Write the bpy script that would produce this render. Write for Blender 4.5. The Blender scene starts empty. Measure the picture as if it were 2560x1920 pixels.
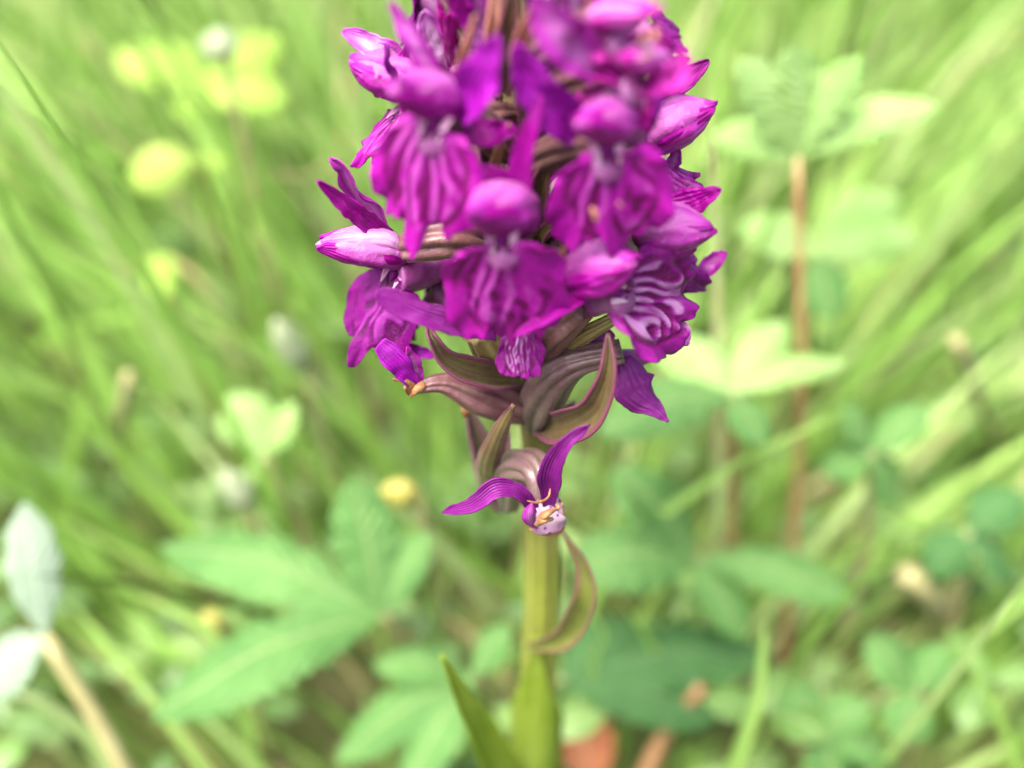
import bpy, math, random
import numpy as np
from mathutils import Vector

# ------------------------------------------------------------------ camera, sky, sun, exposure
sc = bpy.context.scene
COL = sc.collection
PITCH = math.radians(34.0)          # looking down at the plant
DIST = 140.0                        # mm from the lens to the middle of the picture
AIM = np.array([-3.0, 0.0, 125.0])  # mm
FWD = np.array([0.0, math.cos(PITCH), -math.sin(PITCH)])
UPV = np.array([0.0, math.sin(PITCH), math.cos(PITCH)])
RGT = np.array([1.0, 0.0, 0.0])
CAM = AIM - FWD * DIST
FPX = 2800.0                        # focal length in photograph pixels (2560 wide)

cd = bpy.data.cameras.new('camera')
cd.sensor_width = 36.0
cd.lens = 36.0 * FPX / 2560.0
cd.clip_start = 0.004
cd.clip_end = 200.0
cd.dof.use_dof = True
cd.dof.focus_distance = 0.1255
cd.dof.aperture_fstop = 7.4
cam = bpy.data.objects.new('camera', cd)
COL.objects.link(cam)
cam.location = Vector(CAM * 0.001)
cam.rotation_euler = (math.pi / 2 - PITCH, 0, 0)
sc.camera = cam

SUN_EL, SUN_AZ = math.radians(64), math.radians(222)   # azimuth clockwise from +Y
world = bpy.data.worlds.new('World')
sc.world = world
world.use_nodes = True
wn = world.node_tree.nodes
wl = world.node_tree.links
bg = wn['Background']
sky = wn.new('ShaderNodeTexSky')
sky.sky_type = 'NISHITA'
sky.sun_disc = False
sky.sun_elevation = SUN_EL
sky.sun_rotation = SUN_AZ
sky.air_density = 0.35
sky.dust_density = 5.0
sky.ozone_density = 0.2
wl.new(sky.outputs[0], bg.inputs[0])
bg.inputs[1].default_value = 0.15
sd = bpy.data.lights.new('sun', 'SUN')
sd.energy = 1.5
sd.angle = math.radians(35)
sd.color = (1.0, 0.965, 0.91)
sun = bpy.data.objects.new('sun', sd)
COL.objects.link(sun)
sdir = Vector((math.sin(SUN_AZ) * math.cos(SUN_EL), math.cos(SUN_AZ) * math.cos(SUN_EL), math.sin(SUN_EL)))
sun.rotation_euler = sdir.to_track_quat('Z', 'Y').to_euler()
sun.location = sdir * 3
sc.view_settings.view_transform = 'Standard'
sc.view_settings.look = 'None'
sc.view_settings.gamma = 1
sc.view_settings.use_curve_mapping = False
sc.view_settings.exposure = 2.65
sc.cycles.use_denoising = True
sc.cycles.max_bounces = 10
sc.cycles.diffuse_bounces = 5
sc.cycles.transmission_bounces = 8
sc.cycles.sample_clamp_indirect = 8

rng = random.Random(7)
nrng = np.random.default_rng(7)

# ------------------------------------------------------------------ helpers
def V(*a): return np.array(a, float)
def unit(a):
    a = np.asarray(a, float); n = np.linalg.norm(a)
    return a / n if n > 1e-9 else np.array([0, 0, 1.0])
def P(px, py, Y):
    d = FWD * FPX + RGT * (px - 1280) - UPV * (py - 960)
    return CAM + d * ((Y - CAM[1]) / d[1])
def PZ(px, py, z):
    d = FWD * FPX + RGT * (px - 1280) - UPV * (py - 960)
    return CAM + d * ((z - CAM[2]) / d[2])
def mmpx(p): return float(np.dot(np.asarray(p) - CAM, FWD)) / FPX
def PP(pts): return [P(*p) for p in pts]
def spline(pts, n):
    pts = np.asarray(pts, float)
    if len(pts) == 2:
        t = np.linspace(0, 1, n)[:, None]
        return pts[0] * (1 - t) + pts[1] * t
    q = np.vstack([2 * pts[0] - pts[1], pts, 2 * pts[-1] - pts[-2]])
    seg = np.linalg.norm(np.diff(pts, axis=0), axis=1) + 1e-9
    cum = np.concatenate([[0], np.cumsum(seg)]); cum /= cum[-1]
    out = []
    for t in np.linspace(0, 1, n):
        i = min(int(np.searchsorted(cum, t, side='right') - 1), len(pts) - 2)
        u = (t - cum[i]) / (cum[i + 1] - cum[i])
        a, b, c, d = q[i], q[i + 1], q[i + 2], q[i + 3]
        out.append(0.5 * (2 * b + (c - a) * u + (2 * a - 5 * b + 4 * c - d) * u * u + (3 * b - a - 3 * c + d) * u ** 3))
    return np.array(out)
def smooth(e0, e1, x):
    t = np.clip((x - e0) / (e1 - e0), 0, 1)
    return t * t * (3 - 2 * t)
def wob(x, y, seed, f=3.0):
    r = np.random.default_rng(seed)
    s = 0
    for k in range(5):
        a, b = r.normal(0, f, 2)
        s = s + np.sin(a * x + b * y + r.uniform(0, 6.28))
    return s / 2.6

LOC = {}
def empty(name, loc_mm, parent=None, **props):
    o = bpy.data.objects.new(name, None)
    o.empty_display_size = 0.005
    COL.objects.link(o)
    base = LOC[parent.name] if parent else np.zeros(3)
    o.location = Vector((np.asarray(loc_mm) - base) * 0.001)
    if parent: o.parent = parent
    LOC[o.name] = np.asarray(loc_mm, float)
    for k, v in props.items(): o[k] = v
    return o
def mesh_obj(name, verts, faces, mat, parent=None, uv=None, attrs=None, solid=0.0, loc=None, flat=False, **props):
    base = LOC[parent.name] if parent else (np.zeros(3) if loc is None else np.asarray(loc, float))
    verts = np.asarray(verts, float)
    m = bpy.data.meshes.new(name)
    m.from_pydata(((verts - base) * 0.001).tolist(), [], [tuple(f) for f in faces])
    if not flat:
        m.polygons.foreach_set('use_smooth', [True] * len(m.polygons))
    if uv is not None:
        l = m.uv_layers.new(name='UVMap')
        vi = np.empty(len(m.loops), int)
        m.loops.foreach_get('vertex_index', vi)
        l.data.foreach_set('uv', np.asarray(uv, float)[vi].ravel())
    for k, v in (attrs or {}).items():
        a = m.attributes.new(k, 'FLOAT', 'POINT')
        a.data.foreach_set('value', np.asarray(v, float))
    m.materials.append(mat)
    m.update()
    o = bpy.data.objects.new(name, m)
    COL.objects.link(o)
    if parent:
        o.parent = parent
    else:
        o.location = Vector(base * 0.001)
    LOC[o.name] = base
    if solid:
        s = o.modifiers.new('thickness', 'SOLIDIFY')
        s.thickness = solid * 0.001
        s.offset = 0
    for k, v in props.items(): o[k] = v
    return o
def grid_faces(nu, nv, wrap=False, off=0):
    f = []
    for j in range(nv - 1):
        for i in range(nu if wrap else nu - 1):
            a = off + j * nu + i; b = off + j * nu + (i + 1) % nu
            f.append((a, b, b + nu, a + nu))
    return f
SEPAL = [(0, .40), (.12, .76), (.38, 1), (.65, .84), (.86, .50), (.96, .30), (1, .08)]
GRASS = [(0, .75), (.3, 1), (.65, .8), (.9, .35), (1, .03)]
LEAF = [(0, .06), (.1, .35), (.3, .82), (.55, 1), (.78, .78), (.92, .42), (1, .06)]
BRACT = [(0, .6), (.2, 1), (.5, .8), (.8, .42), (.95, .18), (1, .06)]

def blade_geo(pts, width, prof=SEPAL, nrm=None, cup=0.15, ruffle=0.0, rf=5.0, serr=0.0, teeth=9, nu=9, nv=22, seed=0, twist=0.0, crumple=0.0, ragged=0.0):
    c = spline(pts, nv)
    ts = np.linspace(0, 1, nv)
    w = np.interp(ts, [p[0] for p in prof], [p[1] for p in prof])
    k = np.array([.25, .5, .25]); wp = np.convolve(np.pad(w, 1, mode='edge'), k, 'valid'); wp[0], wp[-1] = w[0], w[-1]
    w = wp * width
    tan = np.gradient(c, axis=0)
    if nrm is None: nrm = [unit(CAM - c[nv // 2]) + V(0, 0, .2)]
    nrm = np.asarray(nrm, float)
    if nrm.ndim == 1: nrm = nrm[None]
    nn = np.array([[np.interp(t, np.linspace(0, 1, len(nrm)), nrm[:, k]) for k in range(3)] for t in ts])
    r = np.random.default_rng(seed + 11)
    ph = r.uniform(0, 6.28, 4)
    S = np.linspace(-1, 1, nu)
    CR = crumple * width * (wob(S[None, :] * 1.3, ts[:, None] * 3.0, seed + 21, 2.2) + .5 * wob(S[None, :] * 2.0, ts[:, None] * 7.0, seed + 22, 2.4)) * np.minimum(1, 4 * ts[:, None] + .2)
    RG = 1 + ragged * (wob(ts[:, None] * 9, np.sign(S)[None, :] * 2.0, seed + 23, 2.0) + .6 * wob(ts[:, None] * 26, np.sign(S)[None, :] * 2.0, seed + 24, 2.0)) if ragged else np.ones((nv, nu))
    verts, uv = [], []
    for j in range(nv):
        t = unit(tan[j]); n = nn[j] - t * np.dot(nn[j], t); n = unit(n); s = np.cross(t, n)
        if twist:
            a = twist * ts[j]; s, n = s * math.cos(a) + n * math.sin(a), n * math.cos(a) - s * math.sin(a)
        tooth = 1 - serr * ((ts[j] * teeth) % 1.0)
        for i, x in enumerate(S):
            e = abs(x)
            ww = w[j] * .5 * (tooth if e > .99 else 1) * (1 + (RG[j, i] - 1) * e)
            ca = cup * x * x * w[j]
            ru = ruffle * width * e ** 2 * math.sin(rf * 6.28 * ts[j] + ph[0] + (1.7 if x > 0 else 0)) * math.sin(3.1 * ts[j])
            verts.append(c[j] + s * (x * ww * (1 - .35 * abs(cup) * x * x)) + n * (ca + ru + CR[j, i]))
            uv.append((x * .5 + .5, ts[j]))
    return np.array(verts), grid_faces(nu, nv), np.array(uv)
def blade(name, pts, width, mat, parent=None, solid=0.0, loc=None, props=None, **kw):
    v, f, uv = blade_geo(pts, width, **kw)
    return mesh_obj(name, v, f, mat, parent, uv=uv, solid=solid, loc=loc, **(props or {}))
def tube_geo(pts, radii, nseg=18, nv=20, up=V(0, 0, 1), flat=1.0, ribs=0, ribamp=0.0, twist=0.0, seam=0.0, bump=0.0, seed=0):
    c = spline(pts, nv)
    ts = np.linspace(0, 1, nv)
    rr = np.interp(ts, np.linspace(0, 1, len(radii)), radii) if not isinstance(radii[0], tuple) else np.interp(ts, [a for a, b in radii], [b for a, b in radii])
    tan = np.gradient(c, axis=0)
    verts, uv = [], []
    s = None
    for j in range(nv):
        t = unit(tan[j])
        if s is None:
            s = unit(np.cross(t, up)) if np.linalg.norm(np.cross(t, up)) > .05 else unit(np.cross(t, V(1, .1, 0)))
        s = unit(s - t * np.dot(s, t)); n = np.cross(s, t)
        for i in range(nseg):
            a = 6.2832 * i / nseg
            r = rr[j]
            if ribs: r *= 1 + ribamp * (abs(math.sin(ribs * .5 * a + twist * ts[j])) - .5)
            if seam:
                q = (a - 1.5708 + 3.1416) % 6.2832 - 3.1416      # 0 at the top
                r *= 1 + seam * (1 if abs(q) < .95 * (1.15 - .5 * ts[j]) else 0)
            if bump: r *= 1 + bump * float(wob(math.cos(a) * 1.2 + ts[j] * 2, math.sin(a) * 1.2, seed))
            verts.append(c[j] + s * (math.cos(a) * r) + n * (math.sin(a) * r * flat))
            uv.append((i / nseg, ts[j]))
    f = grid_faces(nseg, nv, True)
    n0 = len(verts)
    verts += [c[0], c[-1]]; uv += [(0, 0), (0, 1)]
    for i in range(nseg):
        f.append(((i + 1) % nseg, i, n0)); b = (nv - 1) * nseg
        f.append((b + i, b + (i + 1) % nseg, n0 + 1))
    return np.array(verts), f, np.array(uv)
def tube(name, pts, radii, mat, parent=None, loc=None, props=None, **kw):
    v, f, uv = tube_geo(pts, radii, **kw)
    return mesh_obj(name, v, f, mat, parent, uv=uv, loc=loc, **(props or {}))

# ------------------------------------------------------------------ materials
def new_mat(name):
    m = bpy.data.materials.new(name); m.use_nodes = True
    m.node_tree.nodes.clear()
    return m, m.node_tree.nodes, m.node_tree.links
class N:
    def __init__(s, name): s.m, s.n, s.l = new_mat(name)
    def node(s, t, **kw):
        x = s.n.new(t)
        for k, v in kw.items(): setattr(x, k, v)
        return x
    def val(s, sock, v):
        if hasattr(v, 'links') or hasattr(v, 'is_linked'): s.l.new(v, sock)
        else: sock.default_value = v
    def uv(s):
        x = s.node('ShaderNodeSeparateXYZ'); s.l.new(s.node('ShaderNodeUVMap', uv_map='UVMap').outputs[0], x.inputs[0]); return x.outputs
    def noise(s, scale, detail=3, rough=.55, vec=None, dist=0):
        x = s.node('ShaderNodeTexNoise'); x.inputs['Scale'].default_value = scale; x.inputs['Detail'].default_value = detail
        x.inputs['Roughness'].default_value = rough; x.inputs['Distortion'].default_value = dist
        s.l.new(vec if vec is not None else s.node('ShaderNodeTexCoord').outputs['Object'], x.inputs['Vector'])
        return x.outputs['Fac']
    def math(s, op, a, b=0.0, c=0.0):
        x = s.node('ShaderNodeMath', operation=op)
        s.val(x.inputs[0], a); s.val(x.inputs[1], b); s.val(x.inputs[2], c); return x.outputs[0]
    def ramp(s, fac, stops):
        x = s.node('ShaderNodeValToRGB'); e = x.color_ramp.elements
        while len(e) < len(stops): e.new(.5)
        for k, (p, c) in enumerate(stops):
            e[k].position = p; e[k].color = (*c, 1) if len(c) == 3 else c
        s.val(x.inputs[0], fac); return x.outputs[0]
    def mix(s, fac, a, b, mode='MIX'):
        x = s.node('ShaderNodeMix', data_type='RGBA', blend_type=mode)
        s.val(x.inputs[0], fac)
        s.val(x.inputs[6], (*a, 1) if isinstance(a, tuple) else a); s.val(x.inputs[7], (*b, 1) if isinstance(b, tuple) else b)
        return x.outputs[2]
    def attr(s, name): return s.node('ShaderNodeAttribute', attribute_name=name).outputs['Fac']
    def smooth(s, x, a, b):
        n = s.node('ShaderNodeMapRange', interpolation_type='SMOOTHSTEP'); s.val(n.inputs[0], x)
        n.inputs[1].default_value = a; n.inputs[2].default_value = b; return n.outputs[0]
    def finish(s, col, rough=.5, trans=.3, spec=.4, sheen=0.0, bump=None, bstr=.3, bdist=.0004, tcol=None, gain=.82):
        if gain != 1: col = s.mix(1.0, col, (gain, gain, gain), 'MULTIPLY')
        p = s.node('ShaderNodeBsdfPrincipled')
        s.val(p.inputs['Base Color'], col); s.val(p.inputs['Roughness'], rough)
        p.inputs['Specular IOR Level'].default_value = spec
        if sheen:
            p.inputs['Sheen Weight'].default_value = sheen; p.inputs['Sheen Roughness'].default_value = .4
        if bump is not None:
            b = s.node('ShaderNodeBump'); b.inputs['Strength'].default_value = bstr; b.inputs['Distance'].default_value = bdist
            s.val(b.inputs['Height'], bump); s.l.new(b.outputs[0], p.inputs['Normal'])
        out = s.node('ShaderNodeOutputMaterial')
        if trans:
            t = s.node('ShaderNodeBsdfTranslucent'); s.val(t.inputs[0], tcol if tcol is not None else col)
            x = s.node('ShaderNodeMixShader'); x.inputs[0].default_value = trans
            s.l.new(p.outputs[0], x.inputs[1]); s.l.new(t.outputs[0], x.inputs[2]); s.l.new(x.outputs[0], out.inputs[0])
        else:
            s.l.new(p.outputs[0], out.inputs[0])
        return s.m

MAG = (.36, .002, .30); DEEP = (.21, .0005, .15); LILAC = (.46, .085, .46); PALE = (.74, .40, .72); VIOLET = (.33, .006, .37)

def petal_mat(name, lo, mid, hi, veins=.5, pale_mid=0.0, trans=.38, rough=.42):
    k = N(name); u, v, _ = k.uv()
    n1 = k.noise(260, 4); n2 = k.noise(1500, 3)
    c = k.ramp(k.math('MULTIPLY_ADD', n1, 1.3, -.15), [(.2, lo), (.5, mid), (.85, hi)])
    # lengthwise veins
    w = k.math('SINE', k.math('MULTIPLY_ADD', u, 44.0, k.math('MULTIPLY', n1, 5.0)))
    c = k.mix(k.math('MULTIPLY', k.smooth(w, .45, 1.0), veins * .4), c, lo)
    c = k.mix(k.math('MULTIPLY', k.smooth(k.noise(130, 3), .5, .7), .55), c, lo)
    if pale_mid:
        d = k.math('ABSOLUTE', k.math('SUBTRACT', u, .5))
        f = k.math('MULTIPLY', k.smooth(k.math('ADD', d, k.math('MULTIPLY_ADD', n1, .3, -.15)), .34, .04), pale_mid)
        f = k.math('MULTIPLY', f, k.smooth(v, .98, .6))
        c = k.mix(f, c, PALE)
    c = k.mix(k.math('MULTIPLY', k.smooth(n2, .58, .8), .35), c, hi)
    n3 = k.noise(5200, 2)
    c = k.mix(k.math('MULTIPLY', k.smooth(n3, .56, .74), .26), c, hi)  # fine pale dots: colour variation plus cell sparkle painted in
    b = k.math('ADD', k.math('MULTIPLY', n3, .35), k.math('ADD', k.math('MULTIPLY', w, .25), k.math('MULTIPLY', n2, .8)))
    return k.finish(c, rough, trans, .22, .0, b, .6, .0003)
M_SEPAL = petal_mat('sepal_purple', DEEP, MAG, (.42, .03, .38))
M_SEPAL_V = petal_mat('sepal_violet', (.25, .003, .28), VIOLET, (.46, .06, .50))
M_SEPAL_P = petal_mat('sepal_lilac', MAG, (.35, .022, .33), LILAC, .7, .28)
M_SEPAL_W = petal_mat('sepal_pale', MAG, LILAC, PALE, .5, .9)
M_SEPAL_M = petal_mat('sepal_muted', (.13, .004, .13), (.20, .012, .20), (.28, .05, .29))
M_PINK = petal_mat('petal_pink', (.42, .003, .26), (.52, .02, .38), (.62, .10, .52), .3)

def hood_mat(name, lo, mid, hi, pale):
    k = N(name); u, v, _ = k.uv()
    n1 = k.noise(220, 4); n2 = k.noise(1800, 2)
    top = k.math('ABSOLUTE', k.math('SUBTRACT', u, .25))
    c = k.ramp(k.math('MULTIPLY_ADD', n1, 1.2, -.1), [(.2, lo), (.5, mid), (.85, hi)])
    f = k.math('MULTIPLY', k.smooth(k.math('ADD', top, k.math('MULTIPLY_ADD', n1, .3, -.15)), .24, .02), pale)  # pale top: partly own lilac, partly a highlight put into the colour
    c = k.mix(f, c, PALE)
    c = k.mix(k.math('MULTIPLY', k.smooth(n2, .6, .8), .4), c, PALE)
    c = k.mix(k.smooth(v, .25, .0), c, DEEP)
    w = k.math('SINE', k.math('MULTIPLY_ADD', u, 70.0, k.math('MULTIPLY', n1, 4.0)))
    n3 = k.noise(5200, 2)
    return k.finish(c, .42, .30, .28, .0, k.math('ADD', k.math('MULTIPLY', n3, .4), k.math('ADD', k.math('MULTIPLY', w, .25), n2)), .6, .0003)
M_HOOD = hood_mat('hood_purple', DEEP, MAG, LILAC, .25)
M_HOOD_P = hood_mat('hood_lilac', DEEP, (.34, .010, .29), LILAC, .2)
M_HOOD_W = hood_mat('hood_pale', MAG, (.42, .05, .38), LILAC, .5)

def lip_mat(name, base, base2, pale, dark):
    k = N(name)
    n1 = k.noise(240, 4); n2 = k.noise(1400, 3)
    c = k.mix(k.smooth(n1, .3, .7), base, base2)
    c = k.mix(k.attr('pale'), c, pale)
    c = k.mix(k.attr('dark'), c, dark)
    n3 = k.noise(5200, 2)
    c = k.mix(k.math('MULTIPLY', k.smooth(n3, .56, .74), .26), c, LILAC)  # lilac speckle, varied tone with surface sparkle put into the colour
    return k.finish(c, .48, .40, .2, .0, k.math('ADD', k.math('MULTIPLY', n3, .35), k.math('ADD', n2, k.math('MULTIPLY', n1, .8))), .55, .0003)
M_LIP = lip_mat('lip_magenta', MAG, (.29, .003, .25), (.54, .10, .50), (.11, .0005, .06))
M_LIP_K = lip_mat('lip_pink', (.50, .010, .33), (.42, .005, .30), (.66, .22, .56), (.30, .001, .16))
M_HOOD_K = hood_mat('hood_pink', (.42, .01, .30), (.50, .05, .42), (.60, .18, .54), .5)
M_LIP_P = lip_mat('lip_spotted_pale', (.26, .006, .23), (.20, .002, .17), (.66, .36, .66), (.12, .0005, .07))
M_LIP_D = lip_mat('lip_deep_purple', (.15, .001, .14), (.21, .002, .185), (.33, .04, .33), (.07, .0005, .055))

def plain_mat(name, stops, scale=200, rough=.5, trans=.2, vscale=None, spec=.4, edge=None, stripes=0, bstr=.4):
    k = N(name); u, v, _ = k.uv()
    n1 = k.noise(scale, 4); n2 = k.noise(scale * 7, 2)
    c = k.ramp(k.math('MULTIPLY_ADD', n1, 1.4, -.2), stops)
    b = n2
    if stripes:
        w = k.math('SINE', k.math('MULTIPLY_ADD', u, stripes * 6.283, k.math('MULTIPLY', n1, 2.0)))
        c = k.mix(k.math('MULTIPLY', k.smooth(w, .2, 1), .4), c, stops[0][1]); b = k.math('ADD', n2, k.math('MULTIPLY', w, .4))
    if edge:
        d = k.math('ABSOLUTE', k.math('SUBTRACT', u, .5))
        c = k.mix(k.math('MULTIPLY', k.smooth(k.math('ADD', d, k.math('MULTIPLY_ADD', n1, .2, -.1)), .28, .5), .85), c, edge)
    c = k.mix(k.math('MULTIPLY', k.smooth(n2, .62, .8), .35), c, stops[-1][1])
    return k.finish(c, rough, trans, spec, .05, b, bstr, .0003)
M_BRACT = plain_mat('bract_brown', [(.2, (.10, .045, .030)), (.5, (.125, .09, .034)), (.85, (.17, .15, .055))], 220, .42, .2, edge=(.17, .03, .085), stripes=4)
M_BRACT_P = plain_mat('bract_peach', [(.2, (.38, .11, .09)), (.5, (.52, .22, .16)), (.85, (.62, .34, .25))], 220, .5, .3, stripes=3)
M_BRACT_G = plain_mat('bract_green', [(.2, (.10, .13, .018)), (.5, (.17, .19, .035)), (.85, (.24, .24, .065))], 160, .45, .28, edge=(.22, .10, .08), stripes=5)
M_BRACT_M = plain_mat('bract_mauve', [(.2, (.15, .07, .07)), (.5, (.19, .13, .09)), (.85, (.22, .21, .12))], 220, .42, .25, edge=(.28, .08, .18), stripes=5)
M_OVARY = plain_mat('ovary_brown_purple', [(.2, (.08, .028, .036)), (.5, (.135, .055, .058)), (.85, (.21, .11, .10))], 260, .38, .08)
M_OVARY_G = plain_mat('ovary_grey_mauve', [(.2, (.085, .038, .048)), (.5, (.125, .075, .07)), (.85, (.16, .14, .10))], 200, .35, .12)
M_OVARY_L = plain_mat('ovary_olive', [(.2, (.12, .08, .03)), (.5, (.19, .14, .05)), (.85, (.26, .22, .09))], 200, .4, .1)
M_SPUR = plain_mat('spur_mauve', [(.2, (.18, .02, .15)), (.5, (.27, .05, .23)), (.85, (.38, .14, .34))], 240, .4, .3)
M_WHITE = plain_mat('throat_white_pink', [(.2, (.55, .16, .44)), (.5, (.70, .38, .58)), (.85, (.78, .62, .68))], 300, .4, .35)
M_WITHER = plain_mat('withered_orange', [(.2, (.12, .04, .012)), (.5, (.33, .14, .05)), (.85, (.46, .27, .13))], 500, .5, .2, bstr=.8)
def spotted():
    k = N('withered_white_spotted'); k.uv()
    n1 = k.noise(300, 3); vo = k.node('ShaderNodeTexVoronoi'); vo.inputs['Scale'].default_value = 1150
    k.l.new(k.node('ShaderNodeTexCoord').outputs['Object'], vo.inputs[0])
    c = k.ramp(n1, [(.3, (.27, .09, .20)), (.5, (.32, .20, .28)), (.75, (.38, .31, .34))])
    c = k.mix(k.smooth(k.math('ADD', vo.outputs[0], k.math('MULTIPLY', n1, .3)), .50, .40), c, (.13, .01, .15))
    return k.finish(c, .45, .3, .4, 0, n1)
M_SPOT = spotted()
def stem_mat():
    k = N('stem_green_purple')
    co = k.node('ShaderNodeSeparateXYZ'); k.l.new(k.node('ShaderNodeNewGeometry').outputs['Position'], co.inputs[0])
    n1 = k.noise(120, 4); n2 = k.noise(900, 2); u, v, _ = k.uv()
    g = k.ramp(n1, [(.3, (.16, .20, .022)), (.6, (.24, .275, .04)), (.8, (.31, .34, .08))])
    b = k.ramp(n1, [(.3, (.10, .065, .03)), (.6, (.155, .11, .055)), (.8, (.21, .15, .105))])
    f = k.smooth(k.math('ADD', co.outputs[2], k.math('MULTIPLY_ADD', n1, .02, -.01)), .085, .135)
    c = k.mix(f, g, b)
    c = k.mix(k.math('MULTIPLY', k.smooth(k.noise(420, 4, .6), .56, .68), .55), c, (.12, .055, .05))
    w = k.math('SINE', k.math('MULTIPLY_ADD', u, 75.0, k.math('MULTIPLY', n1, 3.0)))
    c = k.mix(k.math('MULTIPLY', k.smooth(w, .0, 1), .3), c, (.14, .12, .03))
    return k.finish(c, .4, .12, .4, .05, k.math('ADD', w, n2), .35, .0003)
M_STEM = stem_mat()

def leaf_mat(name, stops, rib=(.30, .42, .16), scale=60, trans=.48, rough=.45, veins=11, gain=.67):
    k = N(name); u, v, _ = k.uv()
    n1 = k.noise(scale, 4); n2 = k.noise(scale * 9, 2)
    c = k.ramp(k.math('MULTIPLY_ADD', n1, 1.4, -.2), stops)
    d = k.math('ABSOLUTE', k.math('SUBTRACT', u, .5))
    w = k.math('SINE', k.math('MULTIPLY', k.math('SUBTRACT', v, k.math('MULTIPLY', d, .5)), veins * 6.283))
    c = k.mix(k.math('MULTIPLY', k.smooth(w, .75, 1), .15), c, rib)
    c = k.mix(k.smooth(d, .035, .01), c, rib)
    return k.finish(c, .6, trans, .2, .0, k.math('ADD', w, n2), .4, .0008, gain=gain)
M_LEAF = leaf_mat('leaf_green', [(.2, (.09, .24, .06)), (.5, (.14, .32, .085)), (.85, (.20, .40, .12))])
M_LEAF_D = leaf_mat('leaf_blue_green', [(.2, (.055, .16, .05)), (.5, (.085, .22, .065)), (.85, (.12, .28, .09))], rib=(.16, .31, .12))
M_LEAF_P = leaf_mat('leaf_pale', [(.2, (.20, .38, .09)), (.5, (.27, .45, .13)), (.85, (.36, .52, .20))], rib=(.36, .50, .22), trans=.36, gain=.80)  # pale leaf green, lightened further to carry sky reflection in the colour
M_LEAF_Y = leaf_mat('leaf_yellow_green', [(.2, (.17, .33, .04)), (.5, (.25, .40, .06)), (.85, (.40, .47, .13))], rib=(.4, .5, .12), trans=.36, gain=.80, scale=110)
M_LEAF_W = leaf_mat('leaf_silver', [(.2, (.22, .32, .21)), (.5, (.27, .36, .26)), (.85, (.33, .41, .31))], rib=(.42, .5, .4), gain=.95)
M_DEAD = leaf_mat('dead_leaf_orange', [(.2, (.40, .11, .04)), (.5, (.60, .22, .10)), (.85, (.66, .34, .2))], rib=(.6, .34, .2), trans=.3)
M_STRAW = plain_mat('straw', [(.2, (.22, .18, .07)), (.5, (.29, .27, .11)), (.85, (.34, .34, .16))], 90, .6, .2)
M_RED = plain_mat('red_stalk', [(.2, (.20, .08, .04)), (.5, (.27, .14, .06)), (.85, (.26, .22, .08))], 90, .5, .1)
def grass_mat(name, stops, obj=False):
    k = N(name); u, v, _ = k.uv()
    n1 = k.noise(45, 3)
    t = k.attr('tint')
    c = k.ramp(k.math('ADD', t, k.math('MULTIPLY_ADD', n1, .3, -.15)), stops)
    w = k.math('SINE', k.math('MULTIPLY', u, 38.0))
    c = k.mix(k.math('MULTIPLY', k.smooth(w, .5, 1), .2), c, stops[-2][1])
    return k.finish(c, .42, .45, .35, .0, w, .3, .0005, gain=1)
GS = [(.02, (.035, .065, .008)), (.25, (.10, .20, .024)), (.5, (.19, .36, .055)), (.72, (.31, .49, .12)), (.88, (.42, .52, .22)), (.97, (.48, .38, .19))]
M_GRASS = grass_mat('grass_mixed', GS)
def ground_mat():
    k = N('ground_moss_soil')
    n1 = k.noise(25, 5); n2 = k.noise(160, 4)
    c = k.ramp(n1, [(.3, (.05, .045, .02)), (.5, (.075, .095, .022)), (.7, (.10, .15, .035))])
    c = k.mix(k.smooth(n2, .55, .75), c, (.14, .12, .06))
    return k.finish(c, .9, 0, .2, 0, n2, .8, .004)
M_GROUND = ground_mat()

# ------------------------------------------------------------------ ground
def ground_h(x, y):
    return 3.0 * np.sin(x * .021 + 1) * np.cos(y * .017) + 2.0 * np.sin(x * .05 + y * .043)
xs = np.concatenate([-np.geomspace(40000, 420, 14), np.linspace(-400, 400, 41), np.geomspace(420, 40000, 14)])
ys = np.concatenate([-np.geomspace(20000, 320, 12), np.linspace(-300, 900, 61), np.geomspace(930, 80000, 16)])
gx, gy = np.meshgrid(xs, ys)
gz = ground_h(gx, gy) * np.exp(-(np.abs(gx) + np.abs(gy)) / 3000)
mesh_obj('ground', np.stack([gx.ravel(), gy.ravel(), gz.ravel()], 1), grid_faces(len(xs), len(ys)), M_GROUND, kind='structure')

# ------------------------------------------------------------------ the orchid
STEM_PTS = [V(1.2, 0, -4), V(.8, 0, 18)] + PP([(1338, 1900, 0), (1348, 1650, 0), (1356, 1400, 0), (1352, 1200, 0), (1342, 1000, 0), (1318, 700, 0), (1300, 400, 0), (1290, 100, 0)])
top = STEM_PTS[-1]
STEM_PTS += [top + V(-.4, .3, 10), top + V(-.6, .4, 22)]
orchid = empty('orchid', V(1.2, 0, 0), label='magenta purple orchid spike with spotted lips on a single green stem', category='orchid')
def axis_at(z):
    pts = np.array(STEM_PTS)
    return V(np.interp(z, pts[:, 2], pts[:, 0]), np.interp(z, pts[:, 2], pts[:, 1]), z)
nst = len(STEM_PTS)
tube('stem', STEM_PTS, [3.4, 3.3, 3.0, 2.75, 2.55, 2.4, 2.3, 2.2, 2.0, 1.6, 1.2, .5], M_STEM, orchid, nseg=72, nv=90, ribs=9, ribamp=.17, twist=.5, bump=.02)

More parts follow.
